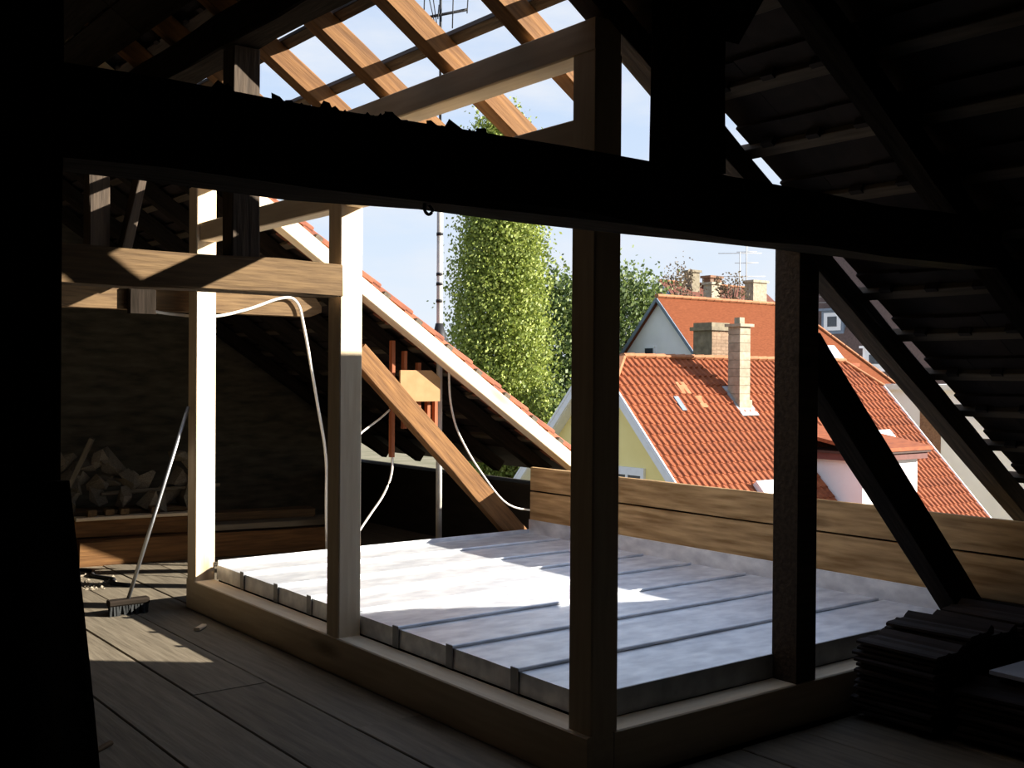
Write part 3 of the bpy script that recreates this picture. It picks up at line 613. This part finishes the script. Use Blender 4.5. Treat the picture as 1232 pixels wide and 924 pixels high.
# ---- white gabled house behind
def gable_house(name, label, x0, x1, yr, zr, m, half, wall, roof, hip=0):
    H_ = empty(name, ((x0+x1)/2, yr, -9.1)); tag(H_, label, 'house')
    prism('wall', [(yr-half+.3, -9.1), (yr+half-.3, -9.1), (yr+half-.3, zr-m*(half-.3)-.1), (yr, zr-.1), (yr-half+.3, zr-m*(half-.3)-.1)], 'X', x0+.2, x1-.2-hip, wall, H_)
    for sg in (-1, 1):
        v = []
        for dz in (0, -.15):
            v += [(x0, yr, zr+dz), (x1-hip, yr, zr+dz), (x1, yr+sg*half, zr-m*half+dz), (x0, yr+sg*half, zr-m*half+dz)]
        o = link('roof_slope', mesh('roof_slope', v, [(0, 1, 2, 3), (4, 7, 6, 5), (0, 4, 5, 1), (1, 5, 6, 2), (2, 6, 7, 3), (3, 7, 4, 0)]), roof); adopt(o, H_)
        bar('barge_board', (x0-.02, yr, zr-.1), (x0-.02, yr+sg*half, zr-m*half-.1), .06, .13, 'blue_grey', H_, up=(0, sg*m, 1))
        if hip:
            p = Vector((x1-hip, yr, zr+.03)); q = Vector((x1, yr+sg*half, zr-m*half+.03)); nn = 14
            for i in range(nn): bar('hip_tile', p.lerp(q, i/nn), p.lerp(q, (i+.95)/nn), .26, .13, 'tile_pale', H_, ch=.05)
    if hip:
        v = [(x1-hip, yr, zr), (x1, yr-half, zr-m*half), (x1, yr+half, zr-m*half)]; v += [(a, b, c-.15) for a, b, c in v]
        o = link('hip_slope', mesh('hip_slope', v, [(0, 1, 2), (3, 5, 4), (0, 3, 4, 1), (1, 4, 5, 2), (2, 5, 3, 0)]), roof); adopt(o, H_)
    x = x0
    while x < x1-hip-.1:
        bar('ridge_tile', (x, yr, zr+.04), (x+.47, yr, zr+.05), .24, .14, 'tile_pale', H_, ch=.05); x += .48
    return H_
B = gable_house('white_house', 'white gabled house with plain red roof behind the pantile ridge', 32, 46.5, 32.12, 4.87, 1.08, 6.0, 'house_white', 'tile_plain', hip=6.0)
gw_ = adopt(link('gable_window', boxes_mesh('gable_window', [(32.12, 32.25, 32.35, 32.95, 2.1, 2.85)]), 'white_paint'), B)
adopt(link('pane', boxes_mesh('pane', [(32.10, 32.2, 32.42, 32.88, 2.15, 2.78)]), 'window_dark'), gw_)
rw = link('roof_window', boxes_mesh('roof_window', [(0, .85, -.95, 0, .03, .1)]), 'paper'); rw.matrix_world = slope_frame(40.45, 30.38, 4.87-1.08*(32.12-30.38), 1.08); adopt(rw, B)
DH = gable_house('maroon_house', 'long maroon-roofed house on the skyline with chimneys', 50, 60, 50, 7.7, .8, 7, 'house_white', 'tile_maroon')
for (x, y, sx, h, mm, lb) in ((52.6, 49.6, .7, 1.75, 'concrete_dark', 'narrow brick chimney first on the maroon ridge'), (54.5, 49.6, 1.1, 1.5, 'brick', 'squat red chimney on the maroon roof beside the narrow one'), (51.6, 47.0, .7, .75, 'concrete', 'low pale chimney in front of the maroon ridge'), (55.3, 46.6, 1.3, 1.05, 'concrete', 'broad pale chimney with clay pots near the dark post')):
    c_ = empty('chimney', (x, y, 6.5)); tag(c_, lb, 'chimney')
    adopt(link('stack', boxes_mesh('stack', [(x-sx/2, x+sx/2, y-.35, y+.35, 5.2, 7.5+h-.9)]), mm), c_)
    adopt(link('cap', boxes_mesh('cap', [(x-sx/2-.1, x+sx/2+.1, y-.45, y+.45, 7.5+h-.9, 7.5+h-.75)]), mm), c_)
def antenna(loc, h, n, label, w_=1.2):
    a = empty('antenna', loc); tag(a, label, 'antenna'); x, y, z = loc
    adopt(tube('pole', [(x, y, z), (x, y, z+h)], .035, 'mast_paint'), a)
    for i in range(n):
        zz = z+h*(.55+.42*i/max(1, n-1)); q = w_*(1-.15*i)
        adopt(tube('element', [(x-q*.5, y+q*.4, zz), (x+q*.5, y-q*.4, zz+.03)], .022, 'mast_paint'), a)
antenna((56.6, 48.5, 6.3), 5.2, 4, 'tall television antenna on the maroon roof')
antenna((55.6, 48.2, 6.2), 3.6, 2, 'short antenna with a broad top bar on the maroon roof', 2.6)
# brown mansard and white wall on the right
M_ = empty('brown_mansard_house', (90, 54, -9.1)); tag(M_, 'big dark brown mansard roofed house behind the red hips', 'house')
prism('roof_slope', [(80.0, -2.3), (80.8, -2.3), (88.2, 15.0), (87.4, 15.0)], 'Y', 38.0, 68.0, 'tile_brown', M_)
prism('wall', [(80.7, -9.1), (104, -9.1), (104, 13.5), (88.0, 13.5), (80.7, -2.5)], 'Y', 38.2, 67.8, 'house_white', M_)
def small_dormer(y, z, wd, h, lb, m):
    q = empty('dormer', (80, y, z)); tag(q, lb, 'dormer'); x = 80.6+(z+2.3)/17.3*7.4-.6
    adopt(link('cheek', boxes_mesh('cheek', [(x, x+4.5, y, y+wd, z, z+h), (x-.25, x+4.5, y-.2, y+wd+.2, z+h, z+h+.2)]), m), q)
    f_ = link('window_frame', boxes_mesh('window_frame', [(x-.08, x+.02, y+.3, y+wd-.3, z+.3, z+h-.2)]), 'white_paint'); adopt(f_, q)
    adopt(link('pane', boxes_mesh('pane', [(x-.11, x, y+.7, y+wd-.7, z+.65, z+h-.55)]), 'window_dark'), f_)
small_dormer(60.2, 5.6, 2.4, 2.1, 'blue-grey dormer with a white window on the brown mansard', 'blue_grey')
small_dormer(54.8, 2.2, 2.4, 2.0, 'white boxy dormer low on the brown mansard', 'house_white')
antenna((83.4, 63.3, 6.4), 3.8, 4, 'ladder-like antenna beside the blue-grey dormer', 1.8)
W_ = empty('white_block', (43, 16, -9.1)); tag(W_, 'plain white block wall beside the red gable edge', 'house')
adopt(link('wall', boxes_mesh('wall', [(40, 46, 6, 26.8, -9.1, 1.15)]), 'house_white'), W_); adopt(link('coping', boxes_mesh('coping', [(39.85, 46.1, 5.9, 26.95, 1.15, 1.38)]), 'white_paint'), W_)
adopt(link('brick_panel', boxes_mesh('brick_panel', [(39.95, 40, 24.3, 25.2, -9, .7)]), 'brick'), W_)
for y, h in ((26.3, .8), (25.9, .6), (23.9, .9)):
    tag(tube('vent_pipe', [(40.3, y, 1.38), (40.3, y, 1.38+h)], .08, 'zinc_dull', seg=8), 'short grey vent pipe on the plain white block', 'pipe', 'vent pipes on the white block')
for x, y in ((27.9, 16.9), (30.0, 16.9)):
    tag(tube('vent_pipe', [(x, y, -9.1), (x, y, -2.55)], .10, 'zinc', seg=10), 'bright zinc flue pipe rising below the red pantile eaves', 'pipe', 'flue pipes by the pantile eaves')

# ---- trees
def tree(name, label, x, y, zt, zb, rad, lm, nleaf, shape, ls=.16, seed=1, trunk=.3):
    t = empty(name, (x, y, -9.1)); tag(t, label, 'tree'); r = random.Random(seed)
    adopt(tube('trunk', [(x, y, -9.2), (x+.1, y, (zb-9.1)/2), (x, y, zb+(zt-zb)*.7)], [trunk*(1-.7*i/12) for i in range(13)], 'bark', seg=8), t)
    vs, fs = [], []
    clumps = []
    for i in range(int(nleaf/60)):
        while True:
            h = r.random(); R_ = rad*shape(h)
            a = r.uniform(0, 6.283); q = math.sqrt(r.uniform(.25, 1))
            if R_ > .02: break
        clumps.append((x+R_*q*math.cos(a), y+R_*q*math.sin(a), zb+(zt-zb)*h, R_))
    for (cx, cy, cz, R_) in clumps:
        sp = .16*rad+.1
        for k in range(60):
            p = Vector((cx+r.gauss(0, sp), cy+r.gauss(0, sp), cz+r.gauss(0, sp*1.25)))
            d = Vector((r.gauss(0, 1), r.gauss(0, 1), r.gauss(0, .8))).normalized(); u = d.orthogonal().normalized(); v = d.cross(u); s_ = ls*r.uniform(.6, 1.2); n = len(vs)
            vs += [p-u*s_*.5, p+v*s_*.35, p+u*s_*.6, p-v*s_*.35]; fs.append((n, n+1, n+2, n+3))
    me = bpy.data.meshes.new('foliage'); me.from_pydata([tuple(v) for v in vs], [], fs); me.update(); me.materials.append(MATS[lm])
    o = link('foliage', me, None); adopt(o, t); o['kind'] = 'stuff'
    for i in range(7):
        h = .1+.1*i; a = r.uniform(0, 6.28); z = zb+(zt-zb)*h; R_ = rad*shape(h)*.7
        adopt(tube('branch', [(x, y, z-.8), (x+R_*math.cos(a), y+R_*math.sin(a), z+.5)], [trunk*.25, .02], 'bark', smooth_n=0), t)
tree('poplar', 'tall slender green poplar standing beside the antenna mast', 21.0, 28.05, 9.45, -3.5, 1.36, 'leaf_poplar', 110000, lambda h: (min(1, .55+h*1.6) if h < .4 else 1)*(1-max(0, h-.45)**1.6*1.9) if h < .97 else .25, .115, 2)
rnd_ = lambda h: math.sqrt(max(0, 1-(2*h-1)**2))
tree('broadleaf_tree', 'dark green broadleaf tree between the poplar and the corner post', 29.3, 35.0, 5.3, -4, 2.0, 'leaf_dark', 22000, rnd_, .2, 3)
tree('broadleaf_tree', 'dark green broadleaf tree behind the white gable', 40.4, 42.8, 6.5, -3, 2.6, 'leaf_dark', 20000, rnd_, .22, 4)
tree('broadleaf_tree', 'low shaded tree at the foot of the poplar', 23.6, 30.6, 1.2, -5, 1.9, 'leaf_dark', 12000, rnd_, .18, 5)
tree('broadleaf_tree', 'deep green low tree left of the yellow gable', 24.5, 28.6, .9, -5, 1.6, 'leaf_dark', 9000, rnd_, .18, 6)
tree('bare_shrub', 'thin brownish tree sprouting over the skyline ridge', 44.0, 42.3, 7.2, 4.6, 1.35, 'leaf_dry', 1100, rnd_, .15, 8, .12)
tree('bare_shrub', 'thin brownish tree between the skyline chimneys', 47.9, 42.0, 7.3, 5.2, .9, 'leaf_dry', 700, rnd_, .15, 9, .12)
